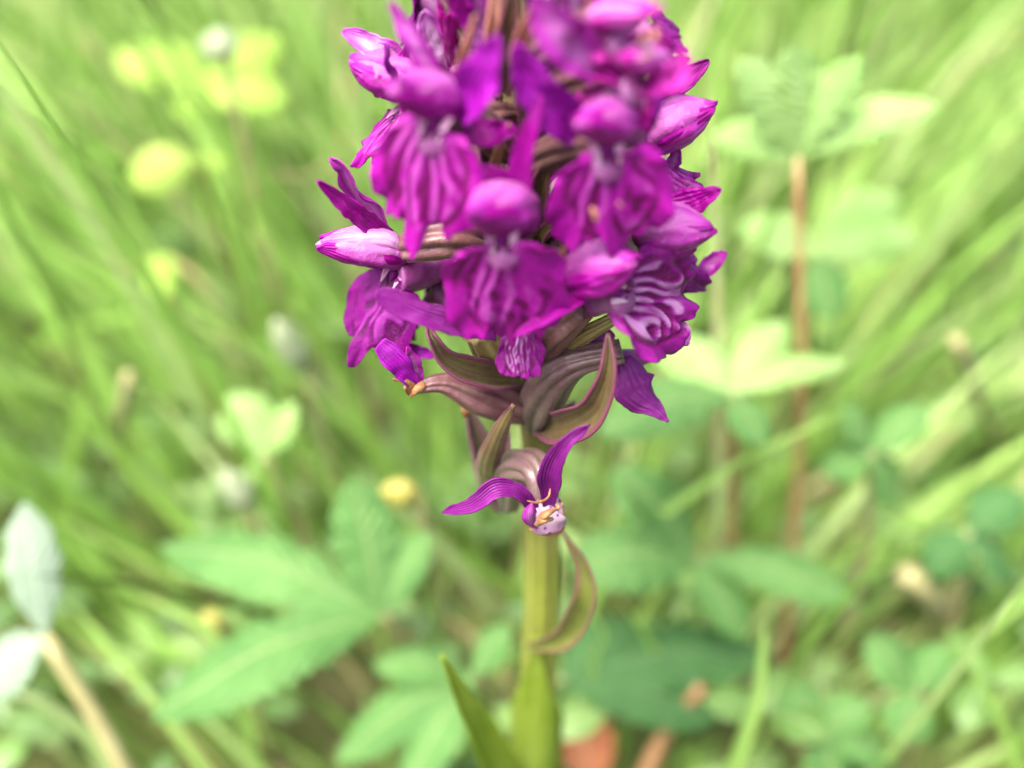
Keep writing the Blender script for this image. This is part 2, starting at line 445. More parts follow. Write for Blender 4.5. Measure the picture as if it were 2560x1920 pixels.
def outline(seed, tooth, n):
    r = np.random.default_rng(seed)
    h = [(.16, -.05), (.56, -.01), (.88, .15), (1.0, .42), (.96, .66), (.74, .81), (.47, .80), (.26, .84)]
    L = [(-x * (1 + r.normal(0, .05)), y + r.normal(0, .02)) for x, y in h]
    R_ = [(x * (1 + r.normal(0, .05)), y + r.normal(0, .02)) for x, y in h]
    c = spline(np.array(L + [(r.normal(0, .03), .84 + tooth)] + R_[::-1]), n)
    t = np.linspace(0, 1, n)
    cr = 1 + .022 * np.sin(t * 105 + r.uniform(0, 6)) * np.sin(t * 3.14) + .028 * np.sin(t * 47 + r.uniform(0, 6)) + .03 * np.sin(t * 23 + r.uniform(0, 6)) * np.sin(t * 3.14)
    rr = np.interp(t, np.linspace(0, 1, 46), r.normal(0, .028, 46)) * np.sin(t * 3.14)
    return c * (cr + rr)[:, None]
def lip(name, P0, P1, width, n, mat, parent, seed=0, tooth=.17, reflex=.22, ruf=.085, bow=.10, relief=1.0, worm=1.4):
    v = P1 - P0; L = np.linalg.norm(v); v = v / L
    n = unit(n - v * np.dot(n, v)); r = np.cross(n, v)
    NA, NR = 116, 34
    o = outline(seed, tooth, NA)
    rho = np.linspace(0.0, 1, NR)[:, None] ** .8
    cx, cy = 0.0, .06
    x = cx + rho * (o[None, :, 0] - cx); y = cy + rho * (o[None, :, 1] - cy)
    rg = np.random.default_rng(seed + 5)
    a = np.arctan2(x * .9, y + .30)
    e = np.sqrt((x / .72) ** 2 + ((y - .38) / .42) ** 2)
    n1 = wob(x, y, seed + 1, 4.0); n2 = wob(x, y, seed + 2, 9.0); n3 = wob(x, y, seed + 3, 3.0); n4 = wob(x, y, seed + 4, 13.0)
    zone = smooth(1.08, .82, e + .08 * n1)
    far = smooth(.12, .5, y)                       # straight lines at the throat, worm-like loops farther out
    wave = np.cos(a * 19.0 + (.25 + far) * worm * (2.3 * n1 + 1.5 * n2)) + far * worm * .7 * n4
    dark = smooth(.25, .8, wave) * zone
    ring = smooth(.12, .05, np.abs(e - 1.0 - .10 * n3)) * smooth(.1, .3, np.abs(x)) * smooth(-.05, .12, y) * smooth(-1.2, -.2, n2)
    dark = np.clip(np.maximum(dark * .9, ring * .85), 0, 1)
    dark = dark * smooth(-1.5, -.5, n3 + .8 * n4)
    dark = np.maximum(dark, .9 * smooth(.15, .06, np.hypot(x * .8, y - .02)))
    pale = np.clip(smooth(.1, .85, -wave) * zone * np.clip(.5 + .4 * n3 + .35 * n4, 0, 1) + smooth(.30, .10, np.hypot(x * .8, y)) * .30 * (1 - dark), 0, 1)
    z = -reflex * (x ** 2) * (1 + .3 * y) - bow * y ** 2 + .06 * y
    z += (.015 * relief) * (pale * 1.0 - dark * 1.2) + .016 * relief * n2 * zone + .02 * n1
    th = np.linspace(-1, 1, NA)[None, :]
    z += ruf * rho ** 3 * np.sin(th * 11 + rg.uniform(0, 6)) + .8 * ruf * rho ** 4 * np.sin(th * 25 + rg.uniform(0, 6)) + .3 * ruf * rho ** 6 * np.sin(th * 57 + rg.uniform(0, 6))
    W = width / 2; S = (W + L * .6) / 2
    pts = P0[None, None] + r * (x * W)[..., None] + v * (y * L)[..., None] + n * (z * S)[..., None]
    uv = np.stack([x.ravel() * .5 + .5, y.ravel()], 1)
    return mesh_obj(name, pts.reshape(-1, 3), grid_faces(NA, NR), mat, parent, uv=uv, attrs={'pale': pale.ravel(), 'dark': dark.ravel()}, solid=.16)
def hood(name, B, T, width, mat, parent, up=None, lift=.10, seed=0, hook=.06):
    L = np.linalg.norm(T - B); up = V(0, -.35, 1) if up is None else up
    up = unit(up - unit(T - B) * np.dot(up, unit(T - B)))
    pts = [B, B + (T - B) * .35 + up * L * lift, B + (T - B) * .72 + up * L * lift * .8, T + up * L * hook]
    R = width / 2
    return tube(name, pts, [(0, R * .45), (.12, R * .78), (.34, R), (.55, R * .98), (.74, R * .74), (.88, R * .42), (.96, R * .20), (1, R * .04)], mat, parent,
                nseg=36, nv=28, up=up, flat=.88, seam=.10, bump=.07, ribs=3, ribamp=.12, twist=.6, seed=seed)
FN = [0]
def flower(throat, hood_=None, lip_=None, seps=(), spur=None, ovary=None, throat_r=0, up=None, label=None):
    """all arguments in millimetres; each flower is one part of the orchid with its own petals"""
    FN[0] += 1; sd_ = FN[0] * 17
    fl = empty('flower', throat, orchid)
    if label: fl['label'] = label
    ax = axis_at(throat[2] - 5)
    out = unit((throat - ax) * V(1, 1, 0))
    if ovary is None:
        a0 = axis_at(throat[2] - 9) + out * 1.0
        ovary = ([a0, a0 * .55 + throat * .45 + V(0, 0, 2.0), throat - out * 2.2 + V(0, 0, 1.2)], 3.6, M_OVARY)
    if ovary:
        pts, w, m = ovary[:3]
        pr = ovary[3] if len(ovary) > 3 else [(0, .3), (.3, .5), (.7, .46), (1, .36)]
        tube('ovary', pts, [(a_, w * b_) for a_, b_ in pr], m, fl, nseg=54, nv=26, ribs=7, ribamp=.30, twist=1.9, bump=.05, seed=sd_)
    if spur is None:
        spur = ([throat + V(0, 0, -.6), throat - out * 3.2 + V(0, 0, -2.6), throat - out * 6.0 + V(0, 0, -5.0)], 2.6, M_SPUR)
    if spur:
        pts, w, m = spur
        tube('spur', pts, [(0, w * .6), (.35, w * .5), (.8, w * .4), (.95, w * .28), (1, w * .06)], m, fl, nseg=18, nv=16, bump=.04, seed=sd_)
    if hood_:
        B, T, w, m = hood_
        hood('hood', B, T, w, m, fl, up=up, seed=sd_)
        uh = V(0, -.35, 1) if up is None else up
        dh = unit(T - B); uh = unit(uh - dh * np.dot(uh, dh)); Lh = np.linalg.norm(T - B); R_h = w / 2
        hr = np.random.default_rng(sd_ + 3); sh = np.cross(dh, uh)
        for nm, ang in (('petal', -1.25), ('petal', 1.25), ('dorsal_sepal', 0.0)):
            ang += hr.uniform(-.25, .25); g = 1.0 if nm == 'petal' else 1.07; fl_ = hr.uniform(-.02, .10)
            u2 = uh * math.cos(ang) + sh * math.sin(ang)
            o2 = uh * Lh * .09
            blade(nm, [B + u2 * R_h * .5 * g, B + dh * Lh * .3 + o2 + u2 * R_h * .93 * g, B + dh * Lh * .62 + o2 * .9 + u2 * R_h * .86 * g, B + dh * Lh * .88 + o2 * .8 + u2 * (R_h * .42 * g + Lh * fl_ * .4), T + dh * Lh * hr.uniform(-.06, .05) + o2 * .8 + u2 * Lh * (fl_ + .02)],
                  w * (.98 if nm == 'petal' else .90), (M_PINK if m is M_HOOD_K else M_SEPAL if nm == 'petal' else (M_SEPAL_W if m is M_HOOD_W else M_SEPAL_P)), fl, solid=.16, nrm=u2, cup=-.34, ruffle=.03, rf=2.5, seed=sd_ + int(ang * 10), nv=30, nu=13,
                  crumple=.03, ragged=.05, prof=[(0, .6), (.3, 1), (.6, .92), (.85, .5), (.96, .22), (1, .06)])
    if throat_r:
        tr = throat_r
        d = unit(lip_[0] - throat); nn_ = unit(lip_[2] - d * np.dot(lip_[2], d)); sd2 = np.cross(nn_, d)
        for sg in (-1, 1):
            blade('throat_wall', [throat + sd2 * sg * tr * 1.7 - d * tr * 2.0 - nn_ * tr, throat + sd2 * sg * tr * 1.3 - d * tr * .6 - nn_ * tr * .1, throat + sd2 * sg * tr * 1.15 + d * tr * .9 + nn_ * tr * .25], tr * 1.0, M_WHITE, fl, solid=.2, nrm=nn_ - sd2 * sg * .4 + V(0, 0, .3), cup=.25, nv=16, nu=7, prof=[(0, .7), (.35, 1), (.7, .6), (1, .1)])
        tube('column', [throat - d * tr * 2.4 - nn_ * tr * 1.2, throat - d * tr * .9 - nn_ * tr * .3, throat + d * tr * .1 - nn_ * tr * .4], [(0, tr * .7), (.5, tr * .75), (.85, tr * .55), (1, tr * .2)], M_LIP_D, fl, nseg=20, nv=12, bump=.08, seed=sd_)
    if lip_:
        tip, w, n, m = lip_[:4]
        kw = lip_[4] if len(lip_) > 4 else {}
        lip('lip', throat, tip, w, n, m, fl, seed=sd_, **kw)
    for k, s in enumerate(seps):
        pts, w, m = s[:3]
        kw = dict(cup=.18, ruffle=.09, rf=2.3, seed=sd_ + k, nv=38, nu=13, crumple=.045, ragged=.07)
        if len(s) > 3: kw.update(s[3])
        kw.setdefault('twist', float(np.random.default_rng(sd_ + k).uniform(-.6, .6)))
        blade('sepal', pts, w, m, fl, solid=.16, **kw)
    return fl
def w_at(pts, wpx): return wpx * mmpx(pts[len(pts) // 2])
def S(pts, wpx, m, kw=None):
    kw = kw or {}
    q = PP(pts); return (q, w_at(q, wpx), m, kw)
def H(b, t, wpx, m):
    b, t = P(*b), P(*t); return (b, t, wpx * mmpx(b), m)
def LP(t, wpx, n, m, **kw):
    q = P(*t); return (q, wpx * mmpx(q), V(*n), m, kw)
def T(pts, wpx, m):
    q = PP(pts); return (q, w_at(q, wpx), m)

# upper left, facing the lens
flower(P(1078, 330, -17), H((1142, 286, -12), (962, 252, -21), 122, M_HOOD_P), LP((1026, 618, -17), 290, (-.25, -.85, .45), M_LIP, reflex=.14, tooth=.22),
       [S([(1095, 205, -13), (1040, 110, -13), (975, 5, -12)], 64, M_SEPAL_P, dict(nrm=V(-.5, -.8, .6), twist=0)), S([(1150, 295, -15), (1205, 200, -17), (1248, 92, -18)], 132, M_SEPAL_V, dict(nrm=V(-.2, -.8, .6), twist=0)),
        S([(1150, 270, -10), (1085, 190, -12), (1035, 140, -13)], 95, M_SEPAL), S([(1140, 330, -13), (1215, 335, -13), (1290, 320, -11)], 75, M_SEPAL)],
       throat_r=.8, label='flower with broad lip and pale rounded hood')
# upper right, facing the lens
flower(P(1522, 396, -18), H((1582, 345, -11), (1428, 338, -23), 122, M_HOOD_P), LP((1545, 645, -17), 310, (.05, -.85, .5), M_LIP, reflex=.10, tooth=.16),
       [S([(1460, 345, -14), (1360, 240, -16), (1288, 108, -17)], 132, M_SEPAL_V, dict(nrm=V(-.4, -.8, .6), twist=0)), S([(1585, 335, -11), (1615, 265, -12), (1655, 210, -11)], 95, M_SEPAL_V),
        S([(1450, 300, -10), (1500, 245, -12), (1560, 205, -13)], 110, M_PINK)],
       throat_r=.8)
# middle, lowest of the three that face the lens
flower(P(1256, 618, -20), H((1308, 560, -12), (1168, 566, -25), 140, M_HOOD_P), LP((1275, 872, -17), 318, (-.02, -.85, .5), M_LIP, reflex=.12, tooth=.2),
       [S([(1305, 535, -14), (1235, 455, -15), (1158, 430, -15)], 105, M_SEPAL), S([(1310, 560, -15), (1306, 410, -16), (1356, 240, -17)], 72, M_SEPAL, dict(nrm=V(-.4, -.9, .4), twist=0))],
       throat_r=.8)
# lower right, turned to the right
flower(P(1560, 735, -14), H((1425, 712, -11), (1600, 672, -18), 145, M_HOOD), LP((1752, 770, -7), 285, (.30, -.85, .45), M_LIP_P, reflex=-.12, ruf=.11, tooth=.04, relief=2.2, worm=2.0),
       [S([(1475, 730, -14), (1400, 770, -17), (1285, 842, -20)], 48, M_SEPAL), S([(1480, 680, -12), (1425, 600, -14), (1390, 520, -14)], 55, M_SEPAL_P),
        S([(1640, 790, -9), (1690, 830, -9), (1722, 862, -10)], 75, M_SEPAL_W, dict(prof=LEAF))],
       ovary=T([(1335, 905, -5), (1385, 830, -8), (1455, 765, -10)], 95, M_OVARY), throat_r=.6)
# left, in profile and sharp
flower(P(975, 700, -2), H((1015, 648, 0), (785, 622, -4), 104, M_HOOD_W), LP((884, 895, -5), 205, (-.42, -.8, .25), M_LIP_D, reflex=.35, ruf=.09, tooth=.26),
       [S([(985, 605, 0), (900, 540, -3), (793, 452, -6)], 58, M_SEPAL, dict(nrm=V(-.3, -.7, .7), twist=0)), S([(985, 590, 2), (905, 490, 0), (858, 425, -2), (824, 396, -2)], 88, M_SEPAL_P, dict(nrm=V(-.6, -.8, .4), twist=0))],
       spur=T([(985, 690, -1), (1060, 680, 1), (1135, 640, 3)], 82, M_SPUR), ovary=T([(1225, 612, 0), (1120, 596, -3), (1012, 618, -2)], 95, M_OVARY), throat_r=.75)
# upper left, in profile
flower(P(985, 300, 3), H((1020, 235, 4), (868, 160, 4), 112, M_HOOD), LP((888, 400, 3), 120, (-.3, -.5, .8), M_LIP, reflex=.3, tooth=.3),
       [S([(1030, 185, 5), (930, 120, 5), (855, 78, 5)], 84, M_SEPAL_W, dict(nrm=V(-.2, -.6, .8), twist=0))], throat_r=.75)
# top left, half hidden behind the bracts
flower(P(1125, 172, 4), None, LP((1100, 12, 0), 60, (-.3, -.6, -.6), M_LIP_K, reflex=.6),
       [S([(1120, 172, 4), (1085, 95, 3), (1062, 25, 2)], 92, M_SEPAL_W), S([(1190, 120, 0), (1200, 50, -1), (1190, -40, -3)], 90, M_SEPAL_P), S([(1180, 60, -3), (1150, 20, -4), (1120, -20, -5)], 60, M_SEPAL)])
# upper right, in profile
flower(P(1635, 398, 2), H((1615, 365, 2), (1792, 270, 3), 126, M_HOOD), LP((1775, 478, 1), 135, (.25, -.2, .9), M_LIP_D, reflex=.35, ruf=.14, tooth=.2),
       [S([(1625, 270, 4), (1690, 215, 5), (1772, 150, 6)], 66, M_SEPAL, dict(nrm=V(.3, -.8, .5), twist=0)), S([(1680, 420, 2), (1690, 395, 2), (1697, 368, 2)], 40, M_SEPAL_P)], throat_r=.8)
# right middle, in profile
flower(P(1625, 650, -5), H((1590, 590, -6), (1790, 588, -8), 130, M_HOOD), LP((1778, 722, 0), 170, (.55, -.75, .35), M_LIP_D, reflex=.3, ruf=.1),
       [S([(1625, 525, -4), (1720, 512, -4), (1802, 472, -5)], 84, M_SEPAL, dict(nrm=V(.2, -.7, .7), twist=0)), S([(1740, 700, 2), (1785, 655, 2), (1816, 630, 2)], 50, M_SEPAL_P, dict(prof=LEAF))], throat_r=.6)
# top right, close to the lens
flower(P(1590, 205, -16), H((1665, 172, -13), (1535, 170, -20), 76, M_HOOD_K), LP((1490, 320, -12), 190, (-.1, -.8, .55), M_LIP_K, reflex=.15),
       [S([(1610, 215, -15), (1690, 195, -18), (1708, 118, -18)], 95, M_PINK, dict(twist=0, nrm=V(-.2, -.7, .7))), S([(1570, 190, -14), (1500, 180, -16), (1440, 190, -17)], 90, M_PINK)])
flower(P(1560, 85, -16), H((1470, 62, -15), (1655, 40, -20), 78, M_HOOD_K), LP((1555, 185, -15), 230, (0, -.7, .7), M_LIP_K, reflex=.15),
       [S([(1490, 175, -16), (1400, 90, -19), (1335, -15, -20)], 150, M_SEPAL_P, dict(twist=0, nrm=V(-.3, -.7, .7))), S([(1560, 120, -14), (1500, 130, -16), (1440, 160, -16)], 80, M_PINK)])
# top right behind, dark
flower(P(1630, 55, 0), None, LP((1712, 125, 0), 105, (.4, -.7, .5), M_LIP_D, reflex=.4), [S([(1640, 150, 3), (1690, 160, 3), (1725, 145, 3)], 40, M_SEPAL)])
# top, upright sepals
flower(P(1480, 90, -3), None, None, [S([(1440, 90, -4), (1436, 10, -6), (1432, -70, -8)], 66, M_SEPAL_W), S([(1510, 80, -4), (1518, 0, -5), (1530, -70, -6)], 80, M_SEPAL_P)])
# low centre, seen from above with its lip tip under the big one
flower(P(1300, 830, -12), None, LP((1305, 968, -15), 120, (.05, -.9, .35), M_LIP_P, reflex=.15, tooth=.0),
       [S([(1240, 838, -12), (1150, 815, -13), (1050, 785, -14), (935, 733, -14)], 74, M_SEPAL_M, dict(prof=[(0, .5), (.2, .8), (.5, 1), (.75, .95), (.93, .7), (1, .25)], nrm=V(-.2, -.6, .7)))])
# low right, its last sepal hanging
flower(P(1558, 900, -8), None, None, [S([(1556, 895, -8), (1590, 975, -10), (1640, 1020, -11), (1672, 1054, -12)], 112, M_SEPAL_M, dict(cup=-.12, prof=[(0, .35), (.2, .95), (.4, 1), (.65, .66), (.85, .3), (1, .08)])),
       S([(1535, 850, -5), (1490, 840, -5), (1450, 812, -4)], 60, M_SEPAL_P), S([(1600, 900, -4), (1640, 875, -3), (1655, 865, -3)], 40, M_SEPAL_V)],
       spur=T([(1530, 905, -6), (1590, 895, -5), (1640, 880, -4)], 52, M_SPUR), ovary=T([(1345, 1065, -3), (1360, 985, -7), (1420, 915, -9), (1555, 878, -9)], 104, M_OVARY_G) + ([(0, .3), (.25, .52), (.5, .5), (.8, .32), (1, .26)],),
       label='flower whose one sepal hangs like a teardrop')
# withered, low left
fw = flower(P(1040, 970, -9), None, None, [S([(1042, 972, -9), (995, 910, -10), (946, 860, -10)], 62, M_SEPAL_V, dict(prof=[(0, .4), (.4, .9), (.8, 1), (1, .7)])),
       S([(1046, 965, -8), (1034, 915, -8), (1018, 866, -8)], 44, M_SEPAL_P), S([(1085, 890, -3), (1050, 878, -3), (1010, 855, -3)], 30, M_SEPAL_V)],
       spur=False, ovary=T([(1310, 1020, -4), (1210, 990, -7), (1110, 958, -8), (1038, 972, -9)], 100, M_OVARY) + ([(0, .4), (.2, .5), (.5, .44), (.8, .22), (1, .12)],), label='withered flower with orange shrivelled centre')
for pts in ([(1045, 975, -9), (1015, 955, -10), (982, 948, -10)], [(1045, 975, -9), (1020, 975, -10), (1012, 968, -11)], [(1060, 962, -9), (1040, 975, -10), (1026, 992, -10)]):
    q = PP(pts); tube('withered_shred', q, [w_at(q, 9), w_at(q, 11), w_at(q, 7), w_at(q, 4)], M_WITHER, fw, nseg=9, nv=14, bump=.35, seed=len(pts) + int(pts[1][0]))
q = PP([(1180, 1005, -1), (1168, 1022, -2), (1162, 1042, -2)]); tube('withered_shred', q, [w_at(q, 8), w_at(q, 13), w_at(q, 6)], M_WITHER, fw, nseg=9, nv=12, bump=.35, seed=4)
# lowest, withered and spotted
fl = flower(P(1362, 1268, -16), None, None, [S([(1345, 1290, -17), (1300, 1232, -18), (1240, 1222, -19), (1180, 1262, -19), (1106, 1281, -18)], 52, M_SEPAL_M, dict(prof=[(0, .5), (.3, .85), (.5, 1), (.75, .8), (.92, .5), (1, .05)], nrm=V(0, -.6, .8), ruffle=.10)),
       S([(1372, 1268, -17), (1376, 1180, -18), (1412, 1112, -19), (1472, 1062, -20)], 64, M_SEPAL_M, dict(prof=[(0, .5), (.3, 1), (.5, .9), (.75, .6), (.92, .4), (1, .05)], ruffle=.08))],
       spur=False, ovary=T([(1275, 1262, -5), (1285, 1175, -9), (1345, 1178, -13), (1362, 1270, -16)], 88, M_OVARY_G), label='lowest flower, withered, white centre with purple dots')
c0 = P(1365, 1290, -17); k_ = mmpx(c0)
v, f, uv = tube_geo([c0 + UPV * 34 * k_ + V(0, 1, 0), c0 + UPV * 8 * k_, c0 - UPV * 42 * k_ + RGT * 8 * k_], [(0, 34 * k_), (.3, 50 * k_), (.7, 46 * k_), (1, 30 * k_)], nseg=36, nv=24, flat=.55, bump=.17, seed=3, up=V(0, -1, .4))
mesh_obj('withered_lip', v, f, M_SPOT, fl, uv=uv)
q = PP([(1330, 1258, -20), (1325, 1290, -20), (1335, 1318, -19)]); blade('withered_petal', q, w_at(q, 42), M_SEPAL_P, fl, solid=.15, cup=-.3, prof=LEAF)
for pts, w in (([(1350, 1300, -21), (1368, 1285, -22), (1385, 1275, -21)], 16), ([(1340, 1312, -20), (1358, 1302, -22), (1380, 1296, -21)], 13), ([(1392, 1262, -20), (1396, 1268, -21), (1390, 1275, -20)], 8), ([(1318, 1252, -18), (1345, 1256, -20), (1370, 1244, -19), (1376, 1222, -18)], 5), ([(1325, 1322, -18), (1365, 1338, -18), (1402, 1332, -17), (1411, 1300, -17), (1405, 1258, -18)], 6)):
    q = PP(pts); tube('withered_shred', q, [w_at(q, w * .5), w_at(q, w * .6), w_at(q, w * .4)], M_WITHER, fl, nseg=9, nv=18, bump=.3, seed=w)

fk = [o for o in bpy.data.objects if o.name == 'flower.001'][0]
for pts, w in (([(1480, 520, -22), (1488, 535, -22), (1492, 552, -22)], 13), ([(1546, 505, -22), (1550, 512, -22), (1556, 516, -22)], 7)):
    q = PP(pts); tube('pollen_crumb', q, [w_at(q, w * .4), w_at(q, w * .6), w_at(q, w * .3)], M_BRACT_P, fk, nseg=10, nv=12, bump=.3, seed=w)
fk = [o for o in bpy.data.objects if o.name == 'flower.010'][0]
for pts, w in (([(1640, 70, -20), (1635, 95, -21), (1645, 110, -20)], 14), ([(1612, 130, -20), (1606, 105, -21), (1618, 85, -21)], 12), ([(1630, 125, -19), (1622, 140, -20), (1600, 150, -20)], 10)):
    q = PP(pts); tube('withered_shred', q, [w_at(q, w * .4), w_at(q, w * .5), w_at(q, w * .3)], M_WITHER, fk, nseg=10, nv=12, bump=.3, seed=w)

# flowers round the back and above the frame, built the same way
def turned_flower(az, z, r, s=1.0, mats=0):
    ax = axis_at(z); d = V(math.sin(az), math.cos(az), 0); side = V(math.cos(az), -math.sin(az), 0); u = V(0, 0, 1)
    t = ax + d * r
    j = lambda k: nrng.normal(0, k)
    flower(t, (t + u * 2.2 * s - d * 2.5 * s, t + u * (3.6 + j(.4)) * s + d * 5.5 * s, 4.6 * s, M_HOOD if mats % 2 else M_HOOD_P),
           (t - u * (8 + j(.6)) * s + d * 3.2 * s, 10.5 * s, d + u * .35, M_LIP if mats % 3 else M_LIP_D),
           [([t + u * 2.2 * s - d * 1.0 * s, t + u * 5.5 * s + sg * side * 3.2 * s + d * .5, t + u * (9 + j(.8)) * s + sg * side * (5.5 + j(.6)) * s + d * (1.0 + j(.8))], 3.4 * s, M_SEPAL if sg > 0 else M_SEPAL_V, dict(nrm=d + sg * side * .3)) for sg in (-1, 1)],
           throat_r=1.1 * s)
k = 0
for z, azs in ((137, (-1.25, -.55, .25, 1.0)), (149, (-.9, -.1, .7, 1.45)), (160, (-1.35, -.5, .35, 1.1)), (171, (-.95, -.1, .8)), (182, (-1.4, -.4, .5, 1.4))):
    for a in azs:
        turned_flower(a, z, 12.5 - max(0, z - 160) * .10, .86 if z < 165 else .75, k); k += 1
for z, az in ((191, 2.6), (192, -2.2), (194, .2), (199, 1.5), (200, -1.2)):
    turned_flower(az, z, 7.5, .6, k); k += 1

# bracts: the pointed leaves under each flower
def bract(pts, wpx, m, nrm=None, cup=.35, prof=BRACT, solid=.3, label=None):
    q = PP(pts)
    o = blade('bract', q, w_at(q, wpx), m, orchid, solid=solid, nrm=nrm, cup=cup, prof=prof, nv=34, nu=13, seed=int(pts[0][0]), crumple=.03, ragged=.04)
    if label: o['label'] = label
for pts, w, m in (([(1135, 260, -7), (1160, 140, -11), (1187, 42, -14)], 34, M_BRACT_P), ([(1255, 230, -4), (1268, 80, -8), (1292, -80, -11)], 70, M_BRACT),
                  ([(1225, 180, -5), (1235, 60, -7), (1240, -80, -8)], 55, M_BRACT_P), ([(1290, 160, -10), (1315, 80, -14), (1350, -30, -18)], 52, M_BRACT_P),
                  ([(1470, 120, -9), (1472, 50, -12), (1476, -40, -14)], 20, M_BRACT_P), ([(1236, 420, -7), (1250, 370, -10), (1272, 310, -12)], 26, M_BRACT_P),
                  ([(1335, 540, -4), (1355, 450, -7), (1392, 360, -8)], 72, M_BRACT), ([(1365, 760, -9), (1385, 690, -13), (1416, 612, -16)], 34, M_BRACT_P),
                  ([(1180, 620, 2), (1130, 560, 1), (1085, 500, 1)], 60, M_BRACT), ([(1090, 815, 3), (1076, 770, 2), (1079, 718, 1)], 14, M_BRACT),
                  ([(1230, 420, -3), (1215, 340, -4), (1200, 250, -6)], 60, M_BRACT_M), ([(1330, 330, -4), (1310, 240, -6), (1318, 140, -7)], 60, M_BRACT),
                  ([(1330, 640, -3), (1350, 590, -5), (1400, 545, -6)], 60, M_BRACT), ([(1150, 420, 3), (1110, 340, 3), (1090, 260, 3)], 50, M_BRACT),
                  ([(1420, 500, 2), (1460, 420, 2), (1480, 340, 0)], 60, M_BRACT_M), ([(1480, 640, 4), (1540, 560, 4), (1570, 480, 3)], 50, M_BRACT)):
    bract(pts, w, m)
for pts, w in (([(1290, 520, -2), (1200, 470, -6), (1140, 430, -8)], 70), ([(1300, 420, -2), (1400, 400, -6), (1470, 390, -8)], 70), ([(1300, 640, -2), (1400, 660, -6), (1450, 690, -8)], 75),
               ([(1290, 760, -2), (1230, 700, -6), (1240, 650, -10)], 75), ([(1290, 280, -2), (1200, 290, -6), (1130, 300, -8)], 60), ([(1330, 800, -3), (1420, 770, -6), (1480, 730, -9)], 80), ([(1290, 180, -2), (1400, 220, -6), (1500, 260, -8)], 60),
               ([(1355, 915, -4), (1440, 850, -8), (1535, 795, -10)], 42), ([(1270, 930, -3), (1235, 880, -6), (1190, 830, -8)], 85)):
    q = PP(pts); wm = w_at(q, w)
    tube('ovary', q, [(0, wm * .3), (.3, wm * .5), (.7, wm * .46), (1, wm * .33)], M_OVARY if w != 42 and w != 85 else M_OVARY_L, orchid, nseg=54, nv=24, ribs=7, ribamp=.3, twist=1.8, bump=.05)
bract([(1300, 952, -5), (1200, 938, -9), (1120, 905, -11), (1082, 850, -11), (1070, 815, -9)], 92, M_BRACT, nrm=V(.1, -.75, .7), cup=.4, prof=[(0, .35), (.3, 1), (.6, .85), (.82, .4), (1, .06)], label='brown bract curling up at its tip')
bract([(1270, 950, -2), (1225, 890, -3), (1175, 835, -4)], 90, M_BRACT_M)
bract([(1345, 1078, -5), (1420, 1066, -11), (1490, 1020, -14), (1522, 930, -15), (1521, 832, -14)], 104, M_BRACT, nrm=[V(.1, -.6, .8), V(-.3, -.7, .6), V(-.4, -.9, .2), V(-.2, -1, .1)], cup=.42, prof=[(0, .3), (.25, .95), (.5, 1), (.75, .62), (.92, .3), (1, .08)], label='large brown bract cupped round an ovary, tip pointing up')
bract([(1372, 1080, 2), (1400, 1050, 4), (1440, 1000, 5)], 70, M_BRACT_M)
bract([(1225, 1225, -5), (1214, 1170, -9), (1240, 1095, -12), (1283, 1013, -14)], 78, M_BRACT, cup=-.3, nrm=V(-.2, -.9, .4), prof=[(0, 1.1), (.2, 1.0), (.5, .78), (.8, .5), (.95, .24), (1, .08)], label='olive brown finger-like bract beside the withered flower')
bract([(1262, 1260, 3), (1205, 1150, 3), (1165, 1010, 2)], 105, M_BRACT_M, nrm=V(.5, -.8, .1), cup=.4)
bract([(1275, 1250, -4), (1262, 1160, -6), (1272, 1080, -6)], 60, M_BRACT_M)
bract([(1325, 1618, -3), (1415, 1590, -8), (1470, 1500, -11), (1466, 1410, -10), (1406, 1328, -8)], 78, M_BRACT_G, nrm=[V(0, -.8, .6), V(-.5, -.8, .3), V(-.7, -.7, 0)], cup=.35, prof=[(0, .3), (.25, .7), (.5, 1), (.75, .8), (.93, .4), (1, .08)], label='greenish brown bract arching off the lower stem')
# stem leaves low down
M_SHEATH = leaf_mat('sheath_green', [(.2, (.19, .30, .02)), (.5, (.26, .38, .035)), (.85, (.34, .46, .07))], rib=(.32, .44, .07), veins=2)
o = blade('stem_leaf', PP([(1275, 1990, -3), (1215, 1850, -8), (1155, 1740, -11), (1103, 1636, -13)]), 6.2, M_SHEATH, orchid, solid=.3, cup=.3, prof=[(0, 1), (.3, 1), (.6, .72), (.85, .32), (1, .05)], nv=26)
o['label'] = 'narrow light green stem leaf with brown tip'
zs = np.linspace(2, 84, 24); va, fa, uva = [], [], []
for j, z in enumerate(zs):
    a = axis_at(z); t = j / 23
    half = 2.9 * (1 - smooth(.5, 1.0, t) * .95)
    for i in range(21):
        s = -1 + i / 10; an = -1.75 + s * half * .98
        r = 4.5 - 1.2 * t + .12 * abs(s) + .5 * t * t
        va.append(a + V(math.cos(an) * r, math.sin(an) * r, 0)); uva.append((s * .5 + .5, t))
mesh_obj('sheath_leaf', va, grid_faces(21, 24), M_SHEATH, orchid, uv=uva, solid=.35)

